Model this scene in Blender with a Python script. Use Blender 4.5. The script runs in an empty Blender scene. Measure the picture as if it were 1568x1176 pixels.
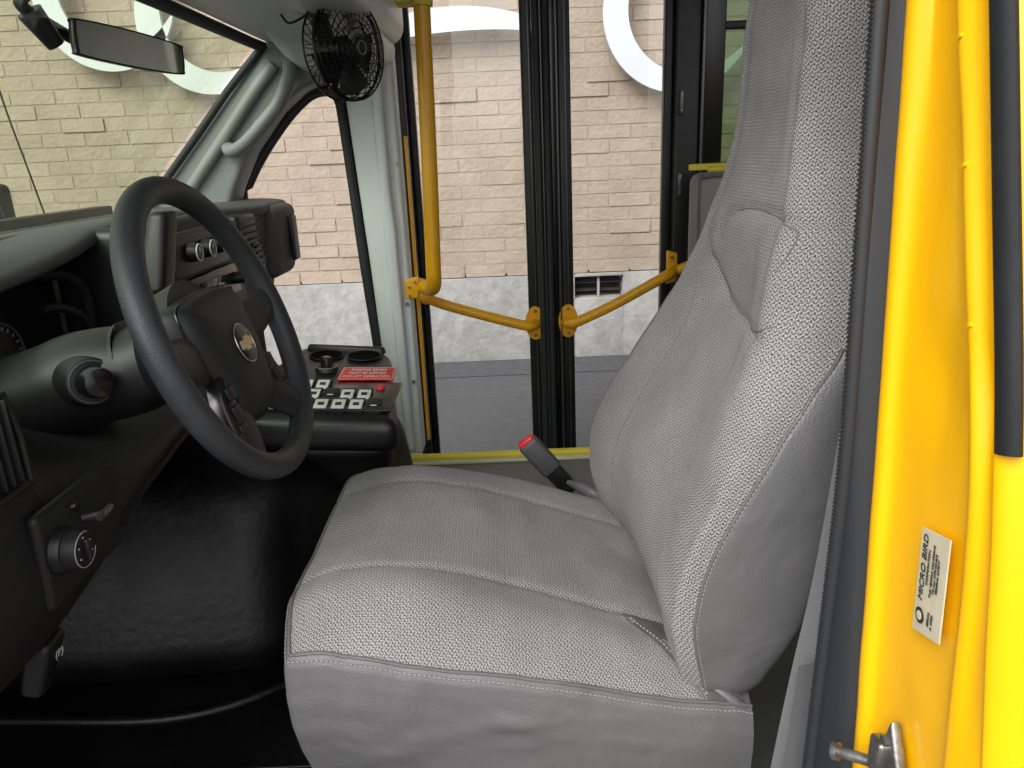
import bpy, bmesh, math, random
from mathutils import Vector, Matrix, noise
from mathutils.bvhtree import BVHTree
random.seed(7)
EYE=1.5   # all coordinates below are metres, z measured from eye level (1.5 m over the ground)
S=bpy.context.scene
R=math.radians

# ------------------------------------------------------------------ materials
def mat(name, col, rough=0.5, metal=0.0, bump=0.0, bscale=200, var=0.0, vscale=8, spec=0.5, coat=0.0, detail=3, bdist=0.002):
    m=bpy.data.materials.new(name); m.use_nodes=True
    nt=m.node_tree; b=nt.nodes['Principled BSDF']
    b.inputs['Base Color'].default_value=(*col,1)
    b.inputs['Roughness'].default_value=rough; b.inputs['Metallic'].default_value=metal
    b.inputs['Specular IOR Level'].default_value=spec
    b.inputs['Coat Weight'].default_value=coat
    tc=nt.nodes.new('ShaderNodeTexCoord')
    if var>0:
        n=nt.nodes.new('ShaderNodeTexNoise'); n.inputs['Scale'].default_value=vscale; n.inputs['Detail'].default_value=7
        nt.links.new(tc.outputs['Object'],n.inputs['Vector'])
        r=nt.nodes.new('ShaderNodeValToRGB')
        r.color_ramp.elements[0].position=0.3; r.color_ramp.elements[1].position=0.7
        r.color_ramp.elements[0].color=(*[c*(1-var) for c in col],1); r.color_ramp.elements[1].color=(*[min(1,c*(1+var)) for c in col],1)
        nt.links.new(n.outputs['Fac'],r.inputs['Fac']); nt.links.new(r.outputs['Color'],b.inputs['Base Color'])
        mr=nt.nodes.new('ShaderNodeMapRange'); mr.inputs['To Min'].default_value=max(0,rough-0.12); mr.inputs['To Max'].default_value=min(1,rough+0.12)
        nt.links.new(n.outputs['Fac'],mr.inputs['Value']); nt.links.new(mr.outputs['Result'],b.inputs['Roughness'])
    if bump>0:
        n2=nt.nodes.new('ShaderNodeTexNoise'); n2.inputs['Scale'].default_value=bscale; n2.inputs['Detail'].default_value=detail
        nt.links.new(tc.outputs['Object'],n2.inputs['Vector'])
        bp=nt.nodes.new('ShaderNodeBump'); bp.inputs['Strength'].default_value=bump; bp.inputs['Distance'].default_value=bdist
        nt.links.new(n2.outputs['Fac'],bp.inputs['Height']); nt.links.new(bp.outputs['Normal'],b.inputs['Normal'])
    return m
def grime(m,amt,scale=(12,12,2.5),tint=(.55,.5,.42),lo=.52,hi=.72):
    """dirt: streaky noise blended over the base colour"""
    nt=m.node_tree; b=nt.nodes['Principled BSDF']; N=nt.nodes.new; L=nt.links.new
    tc=N('ShaderNodeTexCoord'); mp=N('ShaderNodeMapping'); mp.inputs['Scale'].default_value=scale; L(tc.outputs['Object'],mp.inputs[0])
    n=N('ShaderNodeTexNoise'); n.inputs['Scale'].default_value=1; n.inputs['Detail'].default_value=9; n.inputs['Roughness'].default_value=.65; L(mp.outputs[0],n.inputs['Vector'])
    mr=N('ShaderNodeMapRange'); mr.inputs['From Min'].default_value=lo; mr.inputs['From Max'].default_value=hi; mr.inputs['To Max'].default_value=amt; L(n.outputs['Fac'],mr.inputs[0])
    mx=N('ShaderNodeMix'); mx.data_type='RGBA'; mx.blend_type='MULTIPLY'
    L(mr.outputs[0],mx.inputs[0])
    src=b.inputs['Base Color']
    if src.is_linked: L(src.links[0].from_socket,mx.inputs[6])
    else: mx.inputs[6].default_value=src.default_value
    mx.inputs[7].default_value=(*tint,1); L(mx.outputs[2],src)
    return m

def glass(name,tint):
    m=bpy.data.materials.new(name); m.use_nodes=True; nt=m.node_tree; nt.nodes.clear()
    o=nt.nodes.new('ShaderNodeOutputMaterial'); t=nt.nodes.new('ShaderNodeBsdfTransparent'); g=nt.nodes.new('ShaderNodeBsdfGlossy')
    t.inputs[0].default_value=(*tint,1); g.inputs['Roughness'].default_value=0.02; g.inputs[0].default_value=(1,1,1,1)
    mx=nt.nodes.new('ShaderNodeMixShader'); fr=nt.nodes.new('ShaderNodeFresnel'); fr.inputs[0].default_value=1.35
    nt.links.new(fr.outputs[0],mx.inputs[0]); nt.links.new(t.outputs[0],mx.inputs[1]); nt.links.new(g.outputs[0],mx.inputs[2]); nt.links.new(mx.outputs[0],o.inputs[0])
    return m

def fabric_mat():
    m=bpy.data.materials.new('woven_grey_fabric'); m.use_nodes=True; nt=m.node_tree; b=nt.nodes['Principled BSDF']
    N=nt.nodes.new; L=nt.links.new
    uv=N('ShaderNodeUVMap'); sp=N('ShaderNodeSeparateXYZ')
    nz=N('ShaderNodeTexNoise'); nz.inputs['Scale'].default_value=60; nz.inputs['Detail'].default_value=2
    L(uv.outputs[0],nz.inputs['Vector'])
    vm=N('ShaderNodeVectorMath'); vm.operation='SCALE'; vm.inputs['Scale'].default_value=0.0034
    L(nz.outputs['Color'],vm.inputs[0])
    va=N('ShaderNodeVectorMath'); va.operation='ADD'; L(uv.outputs[0],va.inputs[0]); L(vm.outputs[0],va.inputs[1]); L(va.outputs[0],sp.inputs[0])
    def M(op,a,bv=None,c=None):
        n=N('ShaderNodeMath'); n.operation=op
        for i,x in enumerate((a,bv,c)):
            if x is None: continue
            if isinstance(x,(int,float)): n.inputs[i].default_value=x
            else: L(x,n.inputs[i])
        return n.outputs[0]
    U=sp.outputs[0]; V=sp.outputs[1]
    zz=M('PINGPONG',U,0.0032)
    v2=M('ADD',V,M('MULTIPLY',zz,0.9))
    s1=M('SINE',M('MULTIPLY',v2,2*math.pi/0.0039))
    s2=M('SINE',M('MULTIPLY',U,2*math.pi/0.0032))
    s3=M('SINE',M('ADD',M('MULTIPLY',U,2*math.pi/0.0064),M('MULTIPLY',V,2*math.pi/0.0078)))
    p=M('ADD',M('MULTIPLY',s1,0.48),M('ADD',M('MULTIPLY',s2,0.26),M('MULTIPLY',s3,0.26)))
    fine=N('ShaderNodeTexNoise'); fine.inputs['Scale'].default_value=750; fine.inputs['Detail'].default_value=2; L(uv.outputs[0],fine.inputs['Vector'])
    p=M('ADD',p,M('MULTIPLY',M('SUBTRACT',fine.outputs['Fac'],0.5),3.2))
    cr=N('ShaderNodeValToRGB'); e=cr.color_ramp.elements
    e[0].position=0.20; e[0].color=(0.052,0.052,0.054,1); e[1].position=0.72; e[1].color=(0.375,0.37,0.362,1)
    L(M('ADD',M('MULTIPLY',p,0.46),0.5),cr.inputs[0])
    big=N('ShaderNodeTexNoise'); big.inputs['Scale'].default_value=6; big.inputs['Detail'].default_value=5; L(uv.outputs[0],big.inputs['Vector'])
    mr=N('ShaderNodeMapRange'); mr.inputs['From Min'].default_value=0.3; mr.inputs['From Max'].default_value=0.7; mr.inputs['To Min'].default_value=0.76; mr.inputs['To Max'].default_value=1.06
    L(big.outputs['Fac'],mr.inputs[0])
    mx=N('ShaderNodeVectorMath'); mx.operation='SCALE'; L(cr.outputs[0],mx.inputs[0]); L(mr.outputs[0],mx.inputs['Scale'])
    L(mx.outputs[0],b.inputs['Base Color']); b.inputs['Roughness'].default_value=0.95; b.inputs['Specular IOR Level'].default_value=0.15
    b.inputs['Sheen Weight'].default_value=0.06
    bp=N('ShaderNodeBump'); bp.inputs['Strength'].default_value=0.55; bp.inputs['Distance'].default_value=0.0006
    L(p,bp.inputs['Height']); L(bp.outputs[0],b.inputs['Normal'])
    return m

def vinyl_mat():
    m=mat('grey_vinyl',(0.105,0.104,0.107),0.43,var=0.07,vscale=5,bump=0)
    nt=m.node_tree; b=nt.nodes['Principled BSDF']; N=nt.nodes.new; L=nt.links.new
    tc=N('ShaderNodeTexCoord')
    n=N('ShaderNodeTexNoise'); n.inputs['Scale'].default_value=8; n.inputs['Detail'].default_value=2; n.inputs['Distortion'].default_value=0.8; L(tc.outputs['Object'],n.inputs['Vector'])
    v=N('ShaderNodeTexVoronoi'); v.inputs['Scale'].default_value=500; L(tc.outputs['Object'],v.inputs['Vector'])
    b1=N('ShaderNodeBump'); b1.inputs['Strength'].default_value=0.45; b1.inputs['Distance'].default_value=0.02; L(n.outputs['Fac'],b1.inputs['Height'])
    b2=N('ShaderNodeBump'); b2.inputs['Strength'].default_value=0.5; b2.inputs['Distance'].default_value=0.0007; L(v.outputs['Distance'],b2.inputs['Height']); L(b1.outputs[0],b2.inputs['Normal'])
    L(b2.outputs[0],b.inputs['Normal'])
    return m

def brick_mat():
    m=bpy.data.materials.new('painted_brick'); m.use_nodes=True; nt=m.node_tree; b=nt.nodes['Principled BSDF']; N=nt.nodes.new; L=nt.links.new
    g=N('ShaderNodeNewGeometry'); tc=N('ShaderNodeTexCoord')
    cr=N('ShaderNodeValToRGB'); e=cr.color_ramp.elements
    e[0].color=(0.388,0.312,0.240,1); e[1].color=(0.425,0.343,0.266,1); L(g.outputs['Random Per Island'],cr.inputs[0])
    n=N('ShaderNodeTexNoise'); n.inputs['Scale'].default_value=5; n.inputs['Detail'].default_value=8; L(tc.outputs['Object'],n.inputs['Vector'])
    mr=N('ShaderNodeMapRange'); mr.inputs['From Min'].default_value=0.3; mr.inputs['From Max'].default_value=0.7; mr.inputs['To Min'].default_value=0.88; mr.inputs['To Max'].default_value=1.07; L(n.outputs['Fac'],mr.inputs[0])
    s=N('ShaderNodeVectorMath'); s.operation='SCALE'; L(cr.outputs[0],s.inputs[0]); L(mr.outputs[0],s.inputs['Scale']); L(s.outputs[0],b.inputs['Base Color'])
    n2=N('ShaderNodeTexNoise'); n2.inputs['Scale'].default_value=30; n2.inputs['Detail'].default_value=6; L(tc.outputs['Object'],n2.inputs['Vector'])
    bp=N('ShaderNodeBump'); bp.inputs['Strength'].default_value=0.6; bp.inputs['Distance'].default_value=0.012; L(n2.outputs['Fac'],bp.inputs['Height']); L(bp.outputs[0],b.inputs['Normal'])
    b.inputs['Roughness'].default_value=0.7
    return m

FAB=fabric_mat(); VIN=vinyl_mat(); BRK=brick_mat()
MORT=mat('painted_mortar',(0.39,0.313,0.243),0.9,bump=0.5,bscale=60,var=0.08,bdist=0.006)
CONC=grime(mat('weathered_concrete',(0.37,0.36,0.342),0.9,bump=0.8,bscale=30,var=0.16,vscale=14,bdist=0.008,detail=9),.5,(3,3,1.2),(.66,.64,.6),.45,.7)
ASPH=mat('asphalt',(0.096,0.097,0.103),0.88,bump=0.9,bscale=110,var=0.16,vscale=22,bdist=0.012,detail=8)
ASPH2=mat('asphalt_patch',(0.084,0.085,0.090),0.88,bump=0.8,bscale=120,var=0.2,vscale=16,bdist=0.01,detail=8)
WHITE=mat('white_sign_paint',(0.66,0.68,0.70),0.4)
BLK=mat('black_plastic',(0.009,0.009,0.010),0.42,bump=0.25,bscale=900,var=0.15,bdist=0.0006)
BLKG=mat('black_gloss',(0.007,0.007,0.008),0.25)
RUB=mat('black_rubber',(0.020,0.022,0.025),0.6,bump=0.15,bscale=300,bdist=0.001)
RUBD=grime(mat('weather_strip_rubber',(0.014,0.015,0.017),0.7,bump=0.2,bscale=200,bdist=0.001,spec=.3),.4,(40,40,8),(2.2,2.2,2.2))
MATM=mat('floor_mat_rubber',(0.0032,0.0032,0.0036),0.40,bump=0.35,bscale=60,var=0.3,vscale=10,bdist=0.003,spec=0.3)
DASH=mat('charcoal_dash',(0.0145,0.0146,0.0155),0.5,bump=0.4,bscale=700,var=0.08,bdist=0.0008,spec=0.35)
DASHT=grime(mat('grey_dash_top',(0.072,0.071,0.077),0.62,bump=0.35,bscale=500,var=0.06,bdist=0.001),.3,(14,14,14),(1.25,1.22,1.18))
PILG=mat('grey_pillar_trim',(0.225,0.232,0.24),0.5,bump=0.2,bscale=400,var=0.06,bdist=0.0008)
WPIL=grime(mat('white_pillar_paint',(0.68,0.71,0.72),0.4,bump=0.15,bscale=25,var=0.05,vscale=4,bdist=0.003),.35,(18,18,4),(.72,.68,.6),.55,.75)
LEA=mat('wheel_leather',(0.027,0.030,0.034),0.48,bump=0.5,bscale=600,bdist=0.0009,detail=1,var=.1,vscale=20)
YEL=grime(mat('bus_yellow_paint',(0.92,0.475,0.003),0.36,bump=0.07,bscale=12,var=0.025,vscale=6,coat=0.15,bdist=0.004,spec=0.25),.30,(26,26,5),(.78,.68,.55),.56,.76)
YBAR=mat('rail_yellow_paint',(0.80,0.385,0.010),0.32,var=0.08,bump=0.05,bscale=60)
YTRIM=mat('step_edge_yellow',(0.75,0.62,0.06),0.6,var=0.1)
METAL=mat('brushed_metal',(0.30,0.29,0.28),0.38,metal=0.9,bump=0.3,bscale=120,var=0.4,vscale=60)
SILV=mat('silver_ring',(0.6,0.6,0.6),0.25,metal=0.9)
ALU=mat('dark_anodised',(0.12,0.12,0.125),0.3,metal=0.6)
GOLD=mat('emblem_gold',(0.65,0.55,0.35),0.3,metal=0.8)
RED=mat('red_plastic',(0.6,0.02,0.03),0.4)
REDL=mat('red_label',(0.55,0.012,0.02),0.5)
LAB=grime(mat('label_cream',(0.66,0.60,0.44),0.5,var=0.06,vscale=40),.4,(60,60,60),(.8,.7,.5))
INK=mat('ink',(0.02,0.02,0.02),0.6)
SWW=mat('switch_white',(0.62,0.64,0.65),0.4)
FLO=grime(mat('grey_floor_vinyl',(0.12,0.125,0.13),0.5,var=0.15,bump=0.3,bscale=300),.4,(10,10,10))
CEIL=mat('ceiling_white',(0.6,0.61,0.6),0.6,var=0.03)
BELT=mat('belt_webbing',(0.12,0.12,0.125),0.75,bump=0.6,bscale=600,bdist=0.001)
STIT=mat('stitch_thread',(0.24,0.238,0.232),0.8)
SEAMD=mat('dark_seam_thread',(0.13,0.128,0.125),0.9)  # even dark thread colour for fabric seams and pad piping
MIRR=mat('mirror_glass',(0.8,0.8,0.72),0.03,metal=1.0)
CLEAR=glass('clear_glass',(0.95,0.96,0.96))
TINT=glass('windshield_glass',(0.72,0.81,0.65))
TINTD=glass('tinted_window_glass',(0.42,0.52,0.40))

# ------------------------------------------------------------------ helpers
def top(name):
    e=bpy.data.objects.new(name,None); e.empty_display_size=0.1; S.collection.objects.link(e); return e
def mk(name,verts,faces,m,parent=None,smooth=False,uvs=None,mi=None):
    me=bpy.data.meshes.new(name); me.from_pydata([(v[0],v[1],v[2]+EYE) for v in verts],[],faces); 
    mats=m if isinstance(m,(list,tuple)) else [m]
    for q in mats: me.materials.append(q)
    if mi: 
        for p,i in zip(me.polygons,mi): p.material_index=i
    if uvs:
        l=me.uv_layers.new(name='UVMap')
        for p in me.polygons:
            for li in p.loop_indices: l.data[li].uv=uvs[me.loops[li].vertex_index]
    me.validate(); me.update()
    bm=bmesh.new(); bm.from_mesh(me); bmesh.ops.recalc_face_normals(bm,faces=bm.faces); bm.to_mesh(me); bm.free()
    if smooth:
        for p in me.polygons: p.use_smooth=True
        if smooth!='all':
            try: me.set_sharp_from_angle(angle=R(40))
            except Exception: pass
    o=bpy.data.objects.new(name,me); S.collection.objects.link(o); o.parent=parent; return o
def bevelmesh(verts,faces,bev,seg=3):
    bm=bmesh.new(); vs=[bm.verts.new(v) for v in verts]
    for f in faces: bm.faces.new([vs[i] for i in f])
    bmesh.ops.recalc_face_normals(bm,faces=bm.faces)
    if bev>0: bmesh.ops.bevel(bm,geom=list(bm.edges),offset=bev,segments=seg,affect='EDGES',profile=0.5,clamp_overlap=True)
    bm.verts.index_update(); V=[v.co.copy() for v in bm.verts]; F=[[v.index for v in f.verts] for f in bm.faces]; bm.free(); return V,F
BOXF=[(0,1,3,2),(4,6,7,5),(0,4,5,1),(2,3,7,6),(0,2,6,4),(1,5,7,3)]
def box(name,c,s,m,parent=None,bev=0.004,rot=None,seg=3):
    V=[Vector((x*s[0]/2,y*s[1]/2,z*s[2]/2)) for x in(-1,1) for y in(-1,1) for z in(-1,1)]
    V,F=bevelmesh(V,BOXF,min(bev,min(s)*0.48),seg)
    M=rot.to_4x4() if rot is not None else Matrix.Identity(4)
    return mk(name,[M@v+Vector(c) for v in V],F,m,parent,smooth=True)
def hexa(name,pts,m,parent=None,bev=0.004,seg=3):   # pts: 4 bottom, 4 top (same order)
    V=[Vector(p) for p in pts]; F=[(0,1,2,3),(4,5,6,7),(0,1,5,4),(1,2,6,5),(2,3,7,6),(3,0,4,7)]
    V,F=bevelmesh(V,F,bev,seg); return mk(name,V,F,m,parent,smooth=True)
def prism(name,poly,d0,d1,m,parent=None,axis='Y',bev=0.0,seg=2):
    n=len(poly)
    f=(lambda p,d:(p[0],d,p[1])) if axis=='Y' else ((lambda p,d:(d,p[0],p[1])) if axis=='X' else (lambda p,d:(p[0],p[1],d)))
    V=[Vector(f(p,d0)) for p in poly]+[Vector(f(p,d1)) for p in poly]
    F=[list(range(n)),list(range(n,2*n))[::-1]]+[(i,(i+1)%n,n+(i+1)%n,n+i) for i in range(n)]
    if bev>0: V,F=bevelmesh(V,F,bev,seg)
    return mk(name,V,F,m,parent,smooth=bev>0)
def cat(pts,n=8,closed=False):
    P=[Vector(p) for p in pts]; out=[]; N=len(P)
    rng=range(N) if closed else range(N-1)
    for i in rng:
        if closed: a,b,c,d=P[(i-1)%N],P[i],P[(i+1)%N],P[(i+2)%N]
        else: a,b,c,d=P[max(i-1,0)],P[i],P[i+1],P[min(i+2,N-1)]
        for k in range(n):
            t=k/n; out.append(0.5*((2*b)+(c-a)*t+(2*a-5*b+4*c-d)*t*t+(3*b-a-3*c+d)*t**3))
    if not closed: out.append(P[-1])
    return out
def tube(name,pts,r,m,parent=None,seg=12,closed=False,flat=None,up=None):
    P=[Vector(p) for p in pts]; n=len(P); V=[];F=[]
    rs=r if isinstance(r,(list,tuple)) else [r]*n
    if len(rs)!=n: rs=[rs[0]+(rs[-1]-rs[0])*i/(n-1) for i in range(n)]
    prev=None
    for i,p in enumerate(P):
        if closed: t=(P[(i+1)%n]-P[i-1]).normalized()
        else: t=(P[min(i+1,n-1)]-P[max(i-1,0)]).normalized()
        if prev is None:
            u=Vector(up) if up else (Vector((0,0,1)) if abs(t.z)<0.9 else Vector((1,0,0)))
        else: u=prev
        u=(u-t*u.dot(t)).normalized(); prev=u; w=t.cross(u)
        fl=flat or (1,1)
        for k in range(seg):
            a=2*math.pi*k/seg; V.append(p+(u*math.cos(a)*fl[0]+w*math.sin(a)*fl[1])*rs[i])
    for i in range(n if closed else n-1):
        j=(i+1)%n
        for k in range(seg): F.append((i*seg+k,i*seg+(k+1)%seg,j*seg+(k+1)%seg,j*seg+k))
    if not closed: F.append(list(range(seg))); F.append([(n-1)*seg+k for k in range(seg)][::-1])
    return mk(name,V,F,m,parent,smooth=True)
def cyl(name,p0,p1,r0,r1,m,parent=None,seg=32,bev=0):
    p0,p1=Vector(p0),Vector(p1); d=(p1-p0)
    if bev>0:
        n=d.normalized()
        return tube(name,[p0,p1-n*bev,p1-n*bev*0.3,p1],[r0,r1,r1-bev*0.3,r1-bev],m,parent,seg)
    return tube(name,[p0,p1],[r0,r1],m,parent,seg)
def grid(name,rows,m,parent=None,uvs=True,closeu=False,mi=None,smooth='all'):
    nr=len(rows); nc=len(rows[0]); V=[v for r_ in rows for v in r_]; F=[]; MI=[]
    for i in range(nr-1):
        for j in range(nc if closeu else nc-1):
            F.append((i*nc+j,i*nc+(j+1)%nc,(i+1)*nc+(j+1)%nc,(i+1)*nc+j))
            if mi: MI.append(mi(i,j))
    UV=None
    if uvs:
        UV=[]
        k=nc//2; cr=[0]
        for i in range(1,nr): cr.append(cr[-1]+(Vector(rows[i][k])-Vector(rows[i-1][k])).length)
        for i in range(nr):
            w=[0]
            for j in range(1,nc): w.append(w[-1]+(Vector(rows[i][j])-Vector(rows[i][j-1])).length)
            for j in range(nc): UV.append((w[j]-w[k],cr[i]))
    return mk(name,V,F,m,parent,smooth=smooth,uvs=UV,mi=MI or None)
def lerp(tab,x):
    if x<=tab[0][0]: i=0
    elif x>=tab[-1][0]: i=len(tab)-2
    else:
        i=max(k for k in range(len(tab)-1) if tab[k][0]<=x)
    a,b=tab[i],tab[i+1]; t=(x-a[0])/(b[0]-a[0]); return [a[k]+(b[k]-a[k])*t for k in range(1,len(a))]
def smoothtab(tab,x):   # catmull interpolation on table
    if x<=tab[0][0]: return list(tab[0][1:])
    if x>=tab[-1][0]: return list(tab[-1][1:])
    i=max(k for k in range(len(tab)-1) if tab[k][0]<=x); t=(x-tab[i][0])/(tab[i+1][0]-tab[i][0])
    a,b,c,d=tab[max(i-1,0)],tab[i],tab[i+1],tab[min(i+2,len(tab)-1)]
    return [0.5*((2*b[k])+(c[k]-a[k])*t+(2*a[k]-5*b[k]+4*c[k]-d[k])*t*t+(3*b[k]-a[k]-3*c[k]+d[k])*t**3) for k in range(1,len(b))]
def text(name,body,size,mtx,m,parent,ext=0.0002):
    c=bpy.data.curves.new(name,'FONT'); c.body=body; c.size=size; c.align_x='CENTER'; c.align_y='CENTER'; c.extrude=ext; c.space_line=0.85
    o=bpy.data.objects.new(name,c); S.collection.objects.link(o)
    dg=bpy.context.evaluated_depsgraph_get(); me=bpy.data.meshes.new_from_object(o.evaluated_get(dg)); me.name=name
    bpy.data.objects.remove(o); me.materials.clear(); me.materials.append(m)
    me.transform(mtx); me.transform(Matrix.Translation((0,0,EYE)))
    o=bpy.data.objects.new(name,me); S.collection.objects.link(o); o.parent=parent; return o
def frame(origin,xa,ya):
    xa=Vector(xa).normalized(); ya=Vector(ya); ya=(ya-xa*ya.dot(xa)).normalized(); za=xa.cross(ya)
    M=Matrix((xa,ya,za)).transposed().to_4x4(); M.translation=Vector(origin); return M
def bvh(o):
    me=o.data; return BVHTree.FromPolygons([v.co.copy() for v in me.vertices],[list(p.vertices) for p in me.polygons])
def on_surface(tree,pts,direction,off=0.0):
    out=[]; d=Vector(direction).normalized()
    for p in pts:
        q=Vector(p)+Vector((0,0,EYE)); h=tree.ray_cast(q,d)
        if h[0] is not None: out.append(h[0]-Vector((0,0,EYE))-d*off)
    return out
def stitches(name,path,m,parent,step=0.0055,ln=0.0034,r=0.0006):
    V=[];F=[]; acc=0; nxt=0
    for i in range(len(path)-1):
        a,b=Vector(path[i]),Vector(path[i+1]); L=(b-a).length
        if L<1e-6: continue
        t=(b-a)/L; u=t.orthogonal().normalized(); w=t.cross(u)
        while nxt<=acc+L:
            s=a+t*(nxt-acc); e=s+t*ln; k=len(V)
            for q in (s,e):
                for (c1,c2) in ((1,1),(-1,1),(-1,-1),(1,-1)): V.append(q+(u*c1+w*c2)*r)
            F+=[(k,k+1,k+5,k+4),(k+1,k+2,k+6,k+5),(k+2,k+3,k+7,k+6),(k+3,k,k+4,k+7),(k,k+1,k+2,k+3),(k+4,k+5,k+6,k+7)]
            nxt+=step
        acc+=L
    return mk(name,V,F,m,parent)

# ------------------------------------------------------------------ ground
mk('asphalt_ground',[(-150,-150,-1.5),(150,-150,-1.5),(150,150,-1.5),(-150,150,-1.5)],[(0,1,2,3)],ASPH)
mk('asphalt_wall_patch',[(-14,5.0,-1.496),(14,5.1,-1.496),(14,5.45,-1.496),(-14,5.45,-1.496)],[(0,1,2,3)],ASPH2)

# ------------------------------------------------------------------ brick building
bld=top('brick_building')
WY=5.47
box('mortar_wall',(0,WY+0.157,1.2),(26,0.3,4.1),MORT,bld,bev=0)
z0,z1=-1.5,-0.872
vx0,vx1=0.49,0.845; vz0,vz1=-1.055,-0.895
def cbox(n,x0,x1,a,b): box(n,((x0+x1)/2,WY+0.14,(a+b)/2),(x1-x0,0.30,b-a),CONC,bld,bev=0.004)
cbox('foundation_a',-13,vx0,z0,z1); cbox('foundation_b',vx1,13,z0,z1); cbox('foundation_c',vx0,vx1,z0,vz0); cbox('foundation_d',vx0,vx1,vz1,z1)
box('vent_back',((vx0+vx1)/2,WY+0.20,(vz0+vz1)/2),(vx1-vx0,0.02,vz1-vz0),BLK,bld,bev=0)
box('vent_bar',((vx0+vx1)/2,WY+0.04,(vz0+vz1)/2),(0.018,0.03,vz1-vz0),CONC,bld,bev=0.003)
for i in range(2): box('vent_louver',((vx0+vx1)/2,WY+0.09,vz0+0.05+i*0.06),(vx1-vx0,0.03,0.006),ALU,bld,bev=0,rot=Matrix.Rotation(0.5,3,'X'))
V=[];F=[]
bh,bw,mg=0.0925,0.30,0.0055
row=0; z=z1+0.004
while z<1.75:
    x=-6.6+(bw/2 if row%2 else 0)+random.uniform(-0.01,0.01)
    while x<5.2:
        w=bw-mg+random.uniform(-0.004,0.004); p=random.choice([0,0,0,0,0.001,0.002,0.004,-0.001]) ; p+=random.uniform(-0.0008,0.0008)
        if random.random()<0.06: p+=0.010
        y=WY+0.004-p; e=0.0035; k=len(V); tl=random.uniform(-0.0022,0.0022)
        zz0=z+random.uniform(-0.0015,0.0015); zz1=z+bh-mg
        for (xx,zz) in ((x,zz0),(x+w,zz0+tl),(x+w,zz1+tl),(x,zz1)): V.append((xx,WY+0.03,zz))
        for (xx,zz) in ((x+e,zz0+e),(x+w-e,zz0+e+tl),(x+w-e,zz1-e+tl),(x+e,zz1-e)): V.append((xx,y,zz))
        F+=[(k+4,k+5,k+6,k+7),(k,k+1,k+5,k+4),(k+1,k+2,k+6,k+5),(k+2,k+3,k+7,k+6),(k+3,k,k+4,k+7)]
        x+=bw
    z+=bh; row+=1
mk('bricks',V,F,BRK,bld)

def crescent(cx,cz,Ro,a0,a1,th,y=5.33):
    o=[];i=[]; n=48
    for k in range(n+1):
        t=k/n; a=R(a0+(a1-a0)*t); w=th*max(0.02,math.sin(math.pi*t)**0.7)
        o.append((cx+Ro*math.cos(a),cz+Ro*math.sin(a))); i.append((cx+(Ro-w)*math.cos(a),cz+(Ro-w)*math.sin(a)))
    V=[];F=[]
    for k in range(n+1):
        for (q,yy) in ((o[k],y),(i[k],y),(i[k],y+0.03),(o[k],y+0.03)): V.append((q[0],yy,q[1]))
    for k in range(n):
        for j in range(4): F.append((k*4+j,k*4+(j+1)%4,(k+1)*4+(j+1)%4,(k+1)*4+j))
    e=top('crescent_wall_sign'); mk('crescent_plate',V,F,WHITE,e)
    for q in (0.3,0.6):
        a=R(a0+(a1-a0)*q); r_=Ro-th*0.4
        p=(cx+r_*math.cos(a),y+0.02,cz+r_*math.sin(a)); cyl('standoff',p,(p[0],WY+0.02,p[2]),0.01,0.01,ALU,e,seg=8)
k=5.33
crescent(-.352*k,.166*k,.0840*k,70,345,.032*k)
crescent(-.470*k,.197*k,.0840*k,70,345,.032*k)
crescent(.222*k,.155*k,.093*k,60,335,.031*k)
crescent(-.050*k,-.105*k,.275*k,62,125,.028*k)

# ------------------------------------------------------------------ bus body
bus=top('bus_body')
box('floor',(1.2,1.33,-0.945),(4.8,1.62,0.09),FLO,bus,bev=0.005)
box('floor_rear',(2.1,2.3,-0.945),(3.0,0.34,0.09),FLO,bus,bev=0.005)
box('floor_front_mat',(-0.66,0.99,-0.893),(1.0,0.86,0.014),MATM,bus,bev=0.004)
for i in range(16): box('mat_rib',(-.62,.57+i*.024,-.8845),(.66,.009,.005),MATM,bus,bev=.002)
box('step_nosing',(0.1,2.15,-0.894),(0.95,0.028,0.022),YTRIM,bus,bev=0.004)
box('step_nosing_inner',(0.1,2.118,-0.8965),(0.95,0.02,0.008),mat('nosing_light',(0.6,0.58,0.4),0.6),bus,bev=0.002)
box('step_tread',(0.12,2.33,-1.235),(0.86,0.3,0.03),FLO,bus,bev=0.004)
box('step_riser',(0.12,2.155,-1.1),(0.86,0.02,0.26),FLO,bus,bev=0.002)
box('windscreen_header',(-0.44,1.33,0.60),(0.37,1.94,0.62),WPIL,bus,bev=0.05,seg=6)
hexa('header_corner_fill',[(-.50,1.98,.225),(-.285,2.02,.235),(-.285,2.24,.235),(-.50,2.24,.19),(-.56,1.90,.30),(-.275,1.90,.30),(-.275,2.26,.30),(-.56,2.26,.30)],WPIL,bus,bev=.03,seg=5)
box('roof',(1.6,1.42,0.95),(4.4,2.2,0.05),CEIL,bus,bev=0.01)
box('rear_wall',(3.75,1.42,0.0),(0.05,2.1,1.9),CEIL,bus,bev=0.01)
prism('a_pillar',[(-.565,.33),(-.62,.262),(-.955,-.10),(-.955,-.135),(-.75,-.135),(-.725,-.07),(-.672,.025),(-.585,.125),(-.515,.178),(-.44,.20),(-.44,.33)],2.09,2.20,PILG,bus,bev=0.018,seg=4)
tube('pillar_ridge',cat([(-.575,2.085,.235),(-.64,2.08,.165),(-.73,2.08,.06),(-.80,2.08,-.02),(-.86,2.085,-.09)]),0.016,PILG,bus)
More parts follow.
